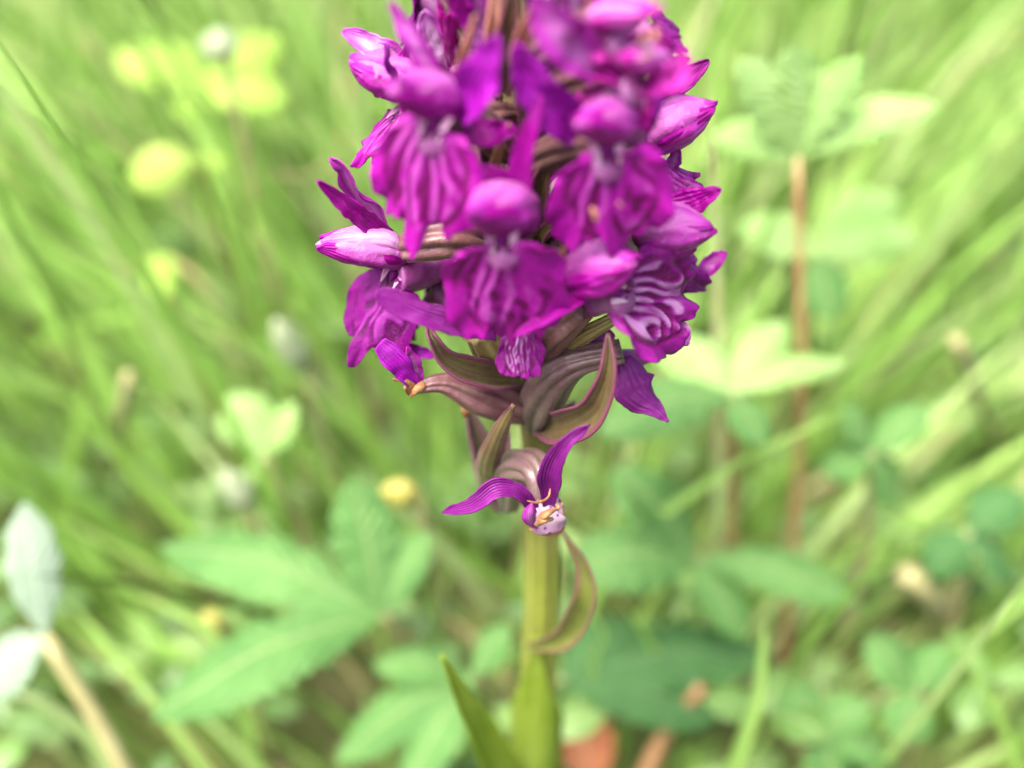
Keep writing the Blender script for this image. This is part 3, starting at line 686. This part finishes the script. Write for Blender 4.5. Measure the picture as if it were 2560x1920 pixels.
# ------------------------------------------------------------------ meadow plants
def root_of(p, jx=0, jy=0):
    x, y = p[0] + jx, p[1] + jy
    return V(x, y, float(ground_h(x, y)) - 1.0)
def leafy(name, label, category, centre, leaves, mat, stalk=M_STRAW, stalk_w=2.0, root=None, serr=.16, teeth=11, cup=-.12, group=None, nrm=V(0, -.25, 1)):
    c = PZ(*centre)
    r = root_of(c, *(root or (6, 8)))
    e = empty(name, r, label=label, category=category)
    if group: e['group'] = group
    tube('stalk', [r, (r + c) / 2 + V(2, 1, 6), c], [stalk_w * .6, stalk_w * .5, stalk_w * .4], stalk, e, nseg=10, nv=14)
    for k, lf in enumerate(leaves):
        tip, w = lf[0], lf[1]; m = lf[2] if len(lf) > 2 else mat
        t = PZ(*tip); w = w * mmpx((c + t) / 2)
        mid = (c + t) / 2 + V(0, 0, np.linalg.norm(t - c) * .10)
        n = unit(nrm + V(*nrng.normal(0, .12, 3)))
        blade('leaflet', [c, mid, t], w, m, e, nrm=n, cup=cup, serr=serr, teeth=teeth, prof=LEAF, nv=teeth * 5 + 1, nu=9, ruffle=.03, seed=k + int(centre[0]))
    return e
leafy('cinquefoil', 'broad pale green cinquefoil leaf with toothed leaflets beside the lower orchid stem', 'plant', (955, 1535, 52),
      [((400, 1365, 58), 225), ((380, 1795, 48), 245), ((880, 1195, 76), 200), ((1075, 1330, 66), 120)], M_LEAF, root=(6, 12))
leafy('cinquefoil', 'low bluish green cinquefoil leaf under the broad pale one', 'plant', (1180, 1690, 40),
      [((840, 1905, 34), 160), ((1010, 1985, 34), 170), ((930, 1660, 44), 130), ((1270, 1560, 48), 120)], M_LEAF)
leafy('cinquefoil', 'cinquefoil leaf with long toothed leaflet reaching out behind the stem bract', 'plant', (1740, 1395, 56),
      [((1425, 1420, 60), 230), ((2145, 1505, 52), 150), ((1860, 1600, 44), 140), ((1530, 1170, 72), 210)], M_LEAF)
leafy('herb', 'dark blue green scalloped leaves low behind the orchid stem', 'plant', (1400, 1700, 30),
      [((1930, 1640, 32), 210), ((1800, 1800, 26), 190), ((1600, 1560, 36), 160)], M_LEAF_D, teeth=7)
leafy('cinquefoil', 'pale leaf with bright folded leaflet on a reddish stalk', 'plant', (1830, 985, 92),
      [((2115, 905, 93), 105, M_LEAF_P), ((1640, 830, 94), 190, M_LEAF_P), ((1910, 1115, 88), 130, M_LEAF), ((1500, 1085, 90), 170, M_LEAF), ((1960, 800, 96), 130, M_LEAF_P)], M_LEAF_P, M_RED)
leafy('cinquefoil', 'whorl of pale upright leaves on a red stalk beside the upper flowers', 'plant', (1995, 390, 126),
      [((1985, 110, 146), 190), ((2350, 265, 134), 120), ((1840, 150, 144), 150), ((1780, 340, 128), 120), ((2160, 140, 144), 130)], M_LEAF_P, M_RED, stalk_w=1.7, root=(8, -25), nrm=V(0, -.9, .6))
leafy('cinquefoil', 'pale leaf cluster below the whorl on the red stalk', 'plant', (2040, 640, 102),
      [((2300, 600, 103), 150), ((2250, 490, 108), 150), ((1850, 560, 104), 150), ((2080, 800, 92), 150, M_LEAF)], M_LEAF_P, M_BRACT_G, stalk_w=1.6, nrm=V(0, -.8, .7))
leafy('yellow_rattle', 'bright yellow green leafy top standing in the tall grass', 'plant', (510, 215, 118),
      [((285, 130, 122), 190), ((700, 95, 126), 200), ((715, 255, 117), 170), ((480, 310, 113), 150)], M_LEAF_Y, M_BRACT_G, teeth=6, stalk_w=1.6, nrm=V(.1, -.5, .9))
leafy('yellow_rattle', 'small yellow green leaf below the bright leafy top', 'plant', (490, 395, 106),
      [((330, 470, 102), 150), ((560, 420, 106), 60)], M_LEAF_Y, M_BRACT_G, teeth=6, nrm=V(0, -.9, .6))
leafy('yellow_rattle', 'small lime leaf beside an orange tinted grass blade', 'plant', (420, 740, 94), [((370, 640, 98), 110)], M_LEAF_Y, M_BRACT_G, teeth=5, nrm=V(0, -.9, .6))
leafy('silverweed', 'silvery white backed leaf on a straw coloured stalk', 'plant', (112, 1590, 62),
      [((62, 1255, 82), 150), ((-60, 1730, 54), 200)], M_LEAF_W, stalk_w=3.4, root=(18, -18), teeth=4)
leafy('clover', 'small rounded clover leaf beside a long pale grass stem', 'plant', (2290, 1730, 40), [((2165, 1590, 48), 150), ((2360, 1610, 46), 120), ((2250, 1860, 34), 140)], M_LEAF, M_LEAF and M_STRAW, serr=0, teeth=4)
leafy('clover', 'rounded pale leaf tucked between slanting grass blades', 'plant', (660, 1130, 66), [((575, 985, 76), 160), ((740, 1010, 76), 120), ((600, 1210, 58), 110)], M_LEAF_P, serr=0, teeth=4)
leafy('herb', 'broad green leaves lying flat near straw stalks', 'plant', (2180, 1130, 74), [((2320, 1010, 80), 130), ((2050, 1180, 70), 140), ((2250, 1260, 62), 150), ((2100, 1010, 84), 110)], M_LEAF, teeth=8)
leafy('herb', 'dark green leaves beside the tall right hand grass', 'plant', (2420, 1330, 60), [((2560, 1230, 66), 150), ((2330, 1440, 52), 150), ((2540, 1450, 50), 140)], M_LEAF_D, teeth=8)
leafy('herb', 'fresh green leaf rosette by the thick upright blade', 'plant', (2060, 1830, 34), [((1960, 1720, 40), 150), ((2180, 1760, 38), 130), ((2080, 1960, 26), 150), ((2240, 1900, 28), 130)], M_LEAF, teeth=7)
# dead leaf, withered stalks, buds
b0 = root_of(PZ(1500, 1960, 12))
blade('dead_leaf', [PZ(1480, 1975, 14), PZ(1462, 1860, 20), PZ(1452, 1765, 27)], 12.5, M_DEAD, prof=LEAF, nrm=V(.1, -.5, .9), cup=.2, ruffle=.08, nv=30, loc=b0, props=dict(label='orange brown dead leaf lying at the foot of the orchid', category='dead leaf'))
for pts, w, lab in (([(1600, 1960, 12), (1670, 1820, 22), (1755, 1715, 32)], 3.4, 'pinkish brown dead stalk next to the dead leaf'), ([(1900, 1690, 36), (1960, 1790, 24), (2025, 1905, 12)], 2.6, 'thin buff dead stalk crossing behind the thick blade'),
                    ([(2390, 850, 84), (2440, 960, 62), (2500, 1130, 20)], 3.2, 'tan dry stalk among broad green leaves'),
                    ([(320, 940, 78), (300, 1060, 56), (270, 1180, 20)], 2.8, 'buff dry stalk in the left hand grass'), ([(2260, 1430, 50), (2320, 1480, 44), (2360, 1530, 30)], 5.0, 'curled buff dead scrap in the grass')):
    q = [PZ(*p) for p in pts]
    tube('dead_stalk', q, [w * .5, w * .42, w * .36], M_STRAW if 'buff' in lab or 'tan' in lab else M_RED, loc=q[0], nseg=9, nv=14, bump=.15, props=dict(label=lab, category='dead stalk'))
M_BUD = plain_mat('bud_white', [(.2, (.20, .27, .12)), (.5, (.27, .33, .18)), (.85, (.34, .38, .26))], 90, .6, .3)
M_BUDY = plain_mat('bud_yellow', [(.2, (.24, .24, .04)), (.5, (.31, .29, .05)), (.85, (.36, .33, .09))], 90, .6, .3)
for a, b, w, m, lab in (((560, 1175, 68), (625, 1270, 58), 5.5, M_BUD, 'white flower bud in the slanting left hand grass'), ((690, 800, 92), (765, 930, 78), 5.5, M_BUD, 'pale grass floret beside the left hanging lip'),
                        ((955, 1225, 74), (1045, 1235, 72), 5.0, M_BUDY, 'small yellow bud between orchid and cinquefoil leaf'), ((515, 1530, 50), (545, 1570, 46), 4.5, M_BUDY, 'small orange yellow bud beside the broad cinquefoil leaf'),
                        ((535, 90, 140), (560, 130, 136), 7, M_BUD, 'white bud above the yellow green leafy top')):
    A, B = PZ(*a), PZ(*b); d = B - A; r = root_of(B, 4, 6)
    e = empty('flower_bud', r, label=lab, category='bud')
    tube('bud', [A, A + d * .5, B], [(0, w * .12), (.25, w * .42), (.6, w * .5), (.9, w * .3), (1, w * .12)], m, e, nseg=16, nv=16, ribs=5, ribamp=.15, bump=.08)
    tube('stalk', [r, (r + B) / 2 + V(1, 1, 3), B], [.9, .8, .7], M_STRAW, e, nseg=8, nv=12)

# ------------------------------------------------------------------ grass
def grass_blade(root, tip, width, bow, tint, face=None, nv=12, nu=3):
    mid = root * .45 + tip * .55 + bow
    n = V(.1, -1, .35) if face is None else face
    v, f, uv = blade_geo([root, mid, tip], width, prof=GRASS, nrm=n, cup=.22, nv=nv, nu=nu)
    return v, f, uv
def single(root, tip, wpx, tint, label, bow=None, group=None, zroot=None):
    """root and tip as picture point plus height above the ground; the foot is carried on down to the soil"""
    R_, T_ = PZ(*root), PZ(*tip)
    d = R_ - T_
    foot = R_ + V(d[0], d[1], 0) * .12
    foot[2] = float(ground_h(foot[0], foot[1])) - 1
    w = wpx * mmpx((R_ + T_) / 2) * (.72 if group else .9)
    pts = [foot, R_, (R_ + T_) / 2 + (V(*bow) if bow else V(0, 0, 3)), T_] if R_[2] > 6 else [R_, (R_ + T_) / 2 + (V(*bow) if bow else V(0, 0, 5)), T_]
    v, f, uv = blade_geo(pts, w, prof=GRASS, nrm=V(.15, -1, .4), cup=.25, nv=24, nu=5)
    o = mesh_obj('grass_blade', v, f, M_GRASS, uv=uv, attrs={'tint': np.clip(np.full(len(v), tint) + (uv[:, 1] - .5) * .06, 0, 1)}, loc=pts[0], label=label, category='grass blade')
    if group: o['group'] = group
for a in (((1800, 1990, 22), (1912, 1535, 72), 62, .70, 'thick upright light green grass blade behind the dead leaf', (2, 0, 2)),
          ((2130, 1990, 14), (2590, 1415, 90), 46, .80, 'long pale straw green grass stem beside the clover leaf', (0, 0, 0)),
          ((1960, 1700, 30), (2285, 1285, 92), 36, .55, 'grass blade with whitish tip slanting across the toothed leaflet', (0, 0, 2)),
          ((1500, 1440, 48), (2130, 1020, 90), 44, .66, 'lime grass blade arching across the leaves behind the orchid stem', (0, 0, 6)),
          ((1700, 1760, 20), (1540, 1480, 52), 26, .5, 'slim grass blade leaning behind the stem bract', (0, 0, 2)),
          ((1480, 1660, 36), (1452, 1500, 62), 20, .68, 'thin bright grass blade beside the stem bract', (3, 0, 0)),
          ((560, 1990, 18), (20, 1330, 76), 34, .72, 'yellow green grass blade crossing the silvery leaf', (0, 0, 4)),
          ((230, 1850, 30), (-60, 1700, 48), 60, .84, 'broad yellowish grass blade under the silvery leaf', (0, 0, 4)),
          ((560, 1630, 44), (300, 1470, 60), 46, .70, 'short lime grass blade between the broad cinquefoil leaflets', (0, 0, 3)),
          ((860, 480, 90), (655, 440, 112), 22, .99, 'peach coloured dry grass tip pointing at the left flower', (0, 0, 2)),
          ((560, 800, 60), (300, 675, 100), 34, .94, 'orange tinted grass blade arching over the left hand grass', (0, 0, 10)),
          ((420, 470, 40), (0, 345, 70), 44, .45, 'dull green grass blade lying almost level', (0, 0, 4)),
          ((0, 545, 50), (420, 330, 80), 40, .5, 'faint green grass blade crossing the level one', (0, 0, 4)),
          ((80, 880, 44), (560, 760, 66), 36, .5, 'greyish green grass blade lying across the slanting ones', (0, 0, 4)),
          ((2560, 1960, 10), (2400, 1620, 50), 40, .6, 'green grass blade at the foot of the pale straw stem', (0, 0, 2)),
          ((1330, 1640, 30), (1200, 1760, 20), 22, .66, 'short fresh blade crossing behind the narrow stem leaf', (0, 0, 6)),
          ((2180, 900, 40), (2560, 560, 100), 50, .62, 'broad light grass blade leaning over the tan stalk', (0, 0, 4))):
    single(a[0], a[1], a[2], a[3], a[4], a[5])
LAB_L = ['broad mid green grass blade running from the level blade to the clover leaf', 'wide light green blade slanting just under the yellow green leafy top', 'pale slender blade beside the bright yellow green leafy top', 'broad dull green blade above the buff dry stalk',
         'dark green blade crossing the dull level blade', 'light green blade rising over the white bud', 'slim green blade behind the small yellow green leaf', 'green blade passing beside the pale grass floret',
         'wide dull blade slanting down to the broad cinquefoil leaflets', 'broad green blade above the silvery leaf', 'light lime blade under the orange tinted grass blade', 'green blade left of the yellow green leafy top, partly hidden by it',
         'pale narrow blade beside the hanging lip of the left flower', 'dark green blade near the greyish lying blade', 'pale narrow blade close behind the left orchid petals', 'short green blade between silvery leaf and cinquefoil']
LAB_R = ['broad light blade slanting past the pale leaf whorl', 'wide pale blade arching above the pale leaf whorl', 'green blade beyond the outermost leaf of the whorl', 'light blade rising behind the whorl of pale leaves', 'pale blade between upper right flower and pale whorl',
         'dull green blade over the tan dry stalk', 'green blade crossing the broad flat leaves', 'pale yellowish blade standing next to the whorl', 'green blade above the dark leaves', 'slim green blade beside the tan dry stalk', 'light green blade just behind the uppermost right petals', 'straw coloured blade leaning by the pale whorl']
IL = iter(LAB_L + LAB_R)
for (tp, rt, w, t) in (((-20, 220), (560, 980), 62, .55), ((390, 160), (830, 900), 66, .66), ((690, 20), (930, 640), 52, .7), ((-10, 560), (520, 1330), 64, .45), ((0, 330), (330, 800), 50, .4),
                       ((430, -30), (640, 420), 60, .62), ((250, 480), (480, 900), 44, .55), ((560, 560), (800, 1180), 56, .6), ((150, 980), (640, 1500), 60, .45), ((-30, 1080), (420, 1420), 70, .5),
                       ((330, 720), (760, 1300), 50, .68), ((60, 60), (420, 620), 54, .5), ((620, 700), (820, 1250), 44, .72), ((-40, 780), (240, 1180), 48, .3), ((800, 250), (940, 900), 40, .7), ((180, 1300), (420, 1600), 46, .55)):
    z = 105 - max(0, tp[1]) * .035
    single((rt[0], rt[1], 14), (tp[0], tp[1], max(30, z)), w, t, next(IL), (-3, 0, 5), 'grass blades leaning left')
for (tp, rt, w, t) in (((2580, 60), (2080, 780), 60, .66), ((2480, 10), (2200, 600), 60, .7), ((2570, 240), (2330, 820), 54, .6), ((2300, -20), (2120, 420), 56, .68), ((1760, 60), (1850, 560), 50, .72), ((2590, 640), (2380, 1060), 52, .5),
                       ((2570, 880), (2290, 1240), 44, .55), ((2180, 20), (2050, 460), 48, .74), ((2590, 1060), (2350, 1500), 46, .55), ((2440, 700), (2300, 1180), 36, .6), ((1900, -20), (1960, 420), 54, .66), ((2400, 160), (2240, 640), 40, .86)):
    z = 105 - max(0, tp[1]) * .035
    single((rt[0], rt[1], 14), (tp[0], tp[1], max(30, z)), w, t, next(IL), (3, 0, 5), 'grass blades leaning right')

def strips(roots, mids, tips, widths, faces, prof, nv, cup=.22):
    """many thin curved blades at once: three points across, nv along"""
    n = len(roots); t = np.linspace(0, 1, nv)[None, :, None]
    c = roots[:, None] * (1 - t) ** 2 + 2 * mids[:, None] * t * (1 - t) + tips[:, None] * t ** 2
    tan = np.gradient(c, axis=1); tan /= np.linalg.norm(tan, axis=2, keepdims=True) + 1e-9
    nn = faces[:, None] - tan * np.sum(faces[:, None] * tan, 2, keepdims=True)
    nn /= np.linalg.norm(nn, axis=2, keepdims=True) + 1e-9
    sd2 = np.cross(tan, nn)
    w = np.interp(t[0, :, 0], [p[0] for p in prof], [p[1] for p in prof])[None, :, None] * widths[:, None, None]
    V3 = np.stack([c - sd2 * w / 2 + nn * w * cup, c, c + sd2 * w / 2 + nn * w * cup], 2)
    base = np.array(grid_faces(3, nv))
    F = (base[None] + (np.arange(n) * nv * 3)[:, None, None]).reshape(-1, 4)
    uv1 = np.array([(x, y) for y in t[0, :, 0] for x in (0, .5, 1)])
    return V3.reshape(-1, 3), F.tolist(), np.tile(uv1, (n, 1))
def mass(name, n, area, hrange, wrange, label, lean=(.85, .46), tints=(.0, .96), hole=0, nv=7, seed=3):
    r = np.random.default_rng(seed)
    x = r.uniform(area[0], area[1], n); y = r.uniform(area[2], area[3], n)
    if hole:
        ok = np.hypot(x - 1, y) > hole; x, y = x[ok], y[ok]
    n = len(x)
    L = r.uniform(hrange[0], hrange[1], n)
    rel = (x + 3) / np.maximum(60.0, y + 107)
    lx = np.clip(rel * 2.6, -1, 1) * lean[0] + r.normal(0, lean[1], n); ly = r.normal(.05, .25, n)
    near = y < 60
    L[near] *= .45; ly[near] = np.abs(ly[near])
    L[(np.abs(x) < 40) & (y < 75)] *= .55
    d = np.stack([lx, ly, np.ones(n)], 1); d /= np.linalg.norm(d, axis=1, keepdims=True)
    root = np.stack([x, y, ground_h(x, y) * np.exp(-(np.abs(x) + np.abs(y)) / 3000) - 1], 1)
    tip = root + d * L[:, None]
    mid = (root + tip) / 2 + np.stack([-lx * L * .09, -ly * L * .09, L * .08], 1)
    a = r.uniform(-1.1, 1.1, n)
    v, f, uv = strips(root, mid, tip, r.uniform(wrange[0], wrange[1], n), np.stack([np.sin(a), -np.cos(a), np.full(n, .3)], 1), GRASS, nv)
    tint = np.clip(r.beta(1.0, 1.15, n) * (tints[1] - tints[0]) + tints[0] + .25 * (r.random(n) < .03), 0, 1)
    mesh_obj(name, v, f, M_GRASS, uv=uv, attrs={'tint': np.repeat(tint, nv * 3)}, kind='stuff', label=label, category='grass')
mass('grass', 4300, (-400, 400, 40, 640), (70, 185), (1.4, 3.4), 'dense mass of blurred meadow grass around the orchid', seed=3)
mass('grass', 4600, (-900, 900, 600, 1900), (110, 240), (3, 7), 'tall meadow grass farther off, melting into soft green streaks', seed=4, nv=5)
mass('grass', 2500, (-420, 420, -260, 60), (40, 90), (1.5, 3.2), 'short grass in front of and around the foot of the orchid', seed=5, nv=5, hole=8)

# low broad-leaved ground cover
def cover(n, area, seed):
    r = np.random.default_rng(seed)
    x = r.uniform(area[0], area[1], n); y = r.uniform(area[2], area[3], n)
    ok = np.hypot(x - 1, y) > 16; x, y = x[ok], y[ok]; n = len(x)
    c = np.stack([x, y, ground_h(x, y) + r.uniform(4, 34, n)], 1)
    az = r.uniform(0, 6.28, n); L = r.uniform(7, 15, n); tn = r.uniform(0, 1, n)
    R_, M_, T_, W_, F_, K_ = [], [], [], [], [], []
    for q in range(3):
        a = az + q * 2.09 + r.normal(0, .2, n)
        t = c + np.stack([np.cos(a), np.sin(a), r.uniform(-.15, .3, n)], 1) * L[:, None]
        R_.append(c); T_.append(t); M_.append((c + t) / 2 + V(0, 0, 3)); W_.append(L * r.uniform(.5, .75, n)); F_.append(np.tile(V(0, -.1, 1), (n, 1))); K_.append(tn)
    v, f, uv = strips(np.vstack(R_), np.vstack(M_), np.vstack(T_), np.concatenate(W_), np.vstack(F_), LEAF, 9, -.12)
    k = N('cover_leaf'); u, v_, _ = k.uv()
    cc = k.ramp(k.attr('tint'), [(.0, (.06, .13, .03)), (.35, (.10, .20, .04)), (.7, (.14, .27, .06)), (.95, (.21, .33, .10))])
    d = k.math('ABSOLUTE', k.math('SUBTRACT', u, .5))
    cc = k.mix(k.smooth(d, .05, .01), cc, (.3, .44, .2))
    m = k.finish(cc, .45, .4, .4, gain=.8)
    mesh_obj('ground_cover', v, f, m, uv=uv, attrs={'tint': np.repeat(np.concatenate(K_), 27)}, kind='stuff', label='low mat of small three-part green leaves under the grass', category='ground cover')
cover(1100, (-330, 330, -80, 560), 8)
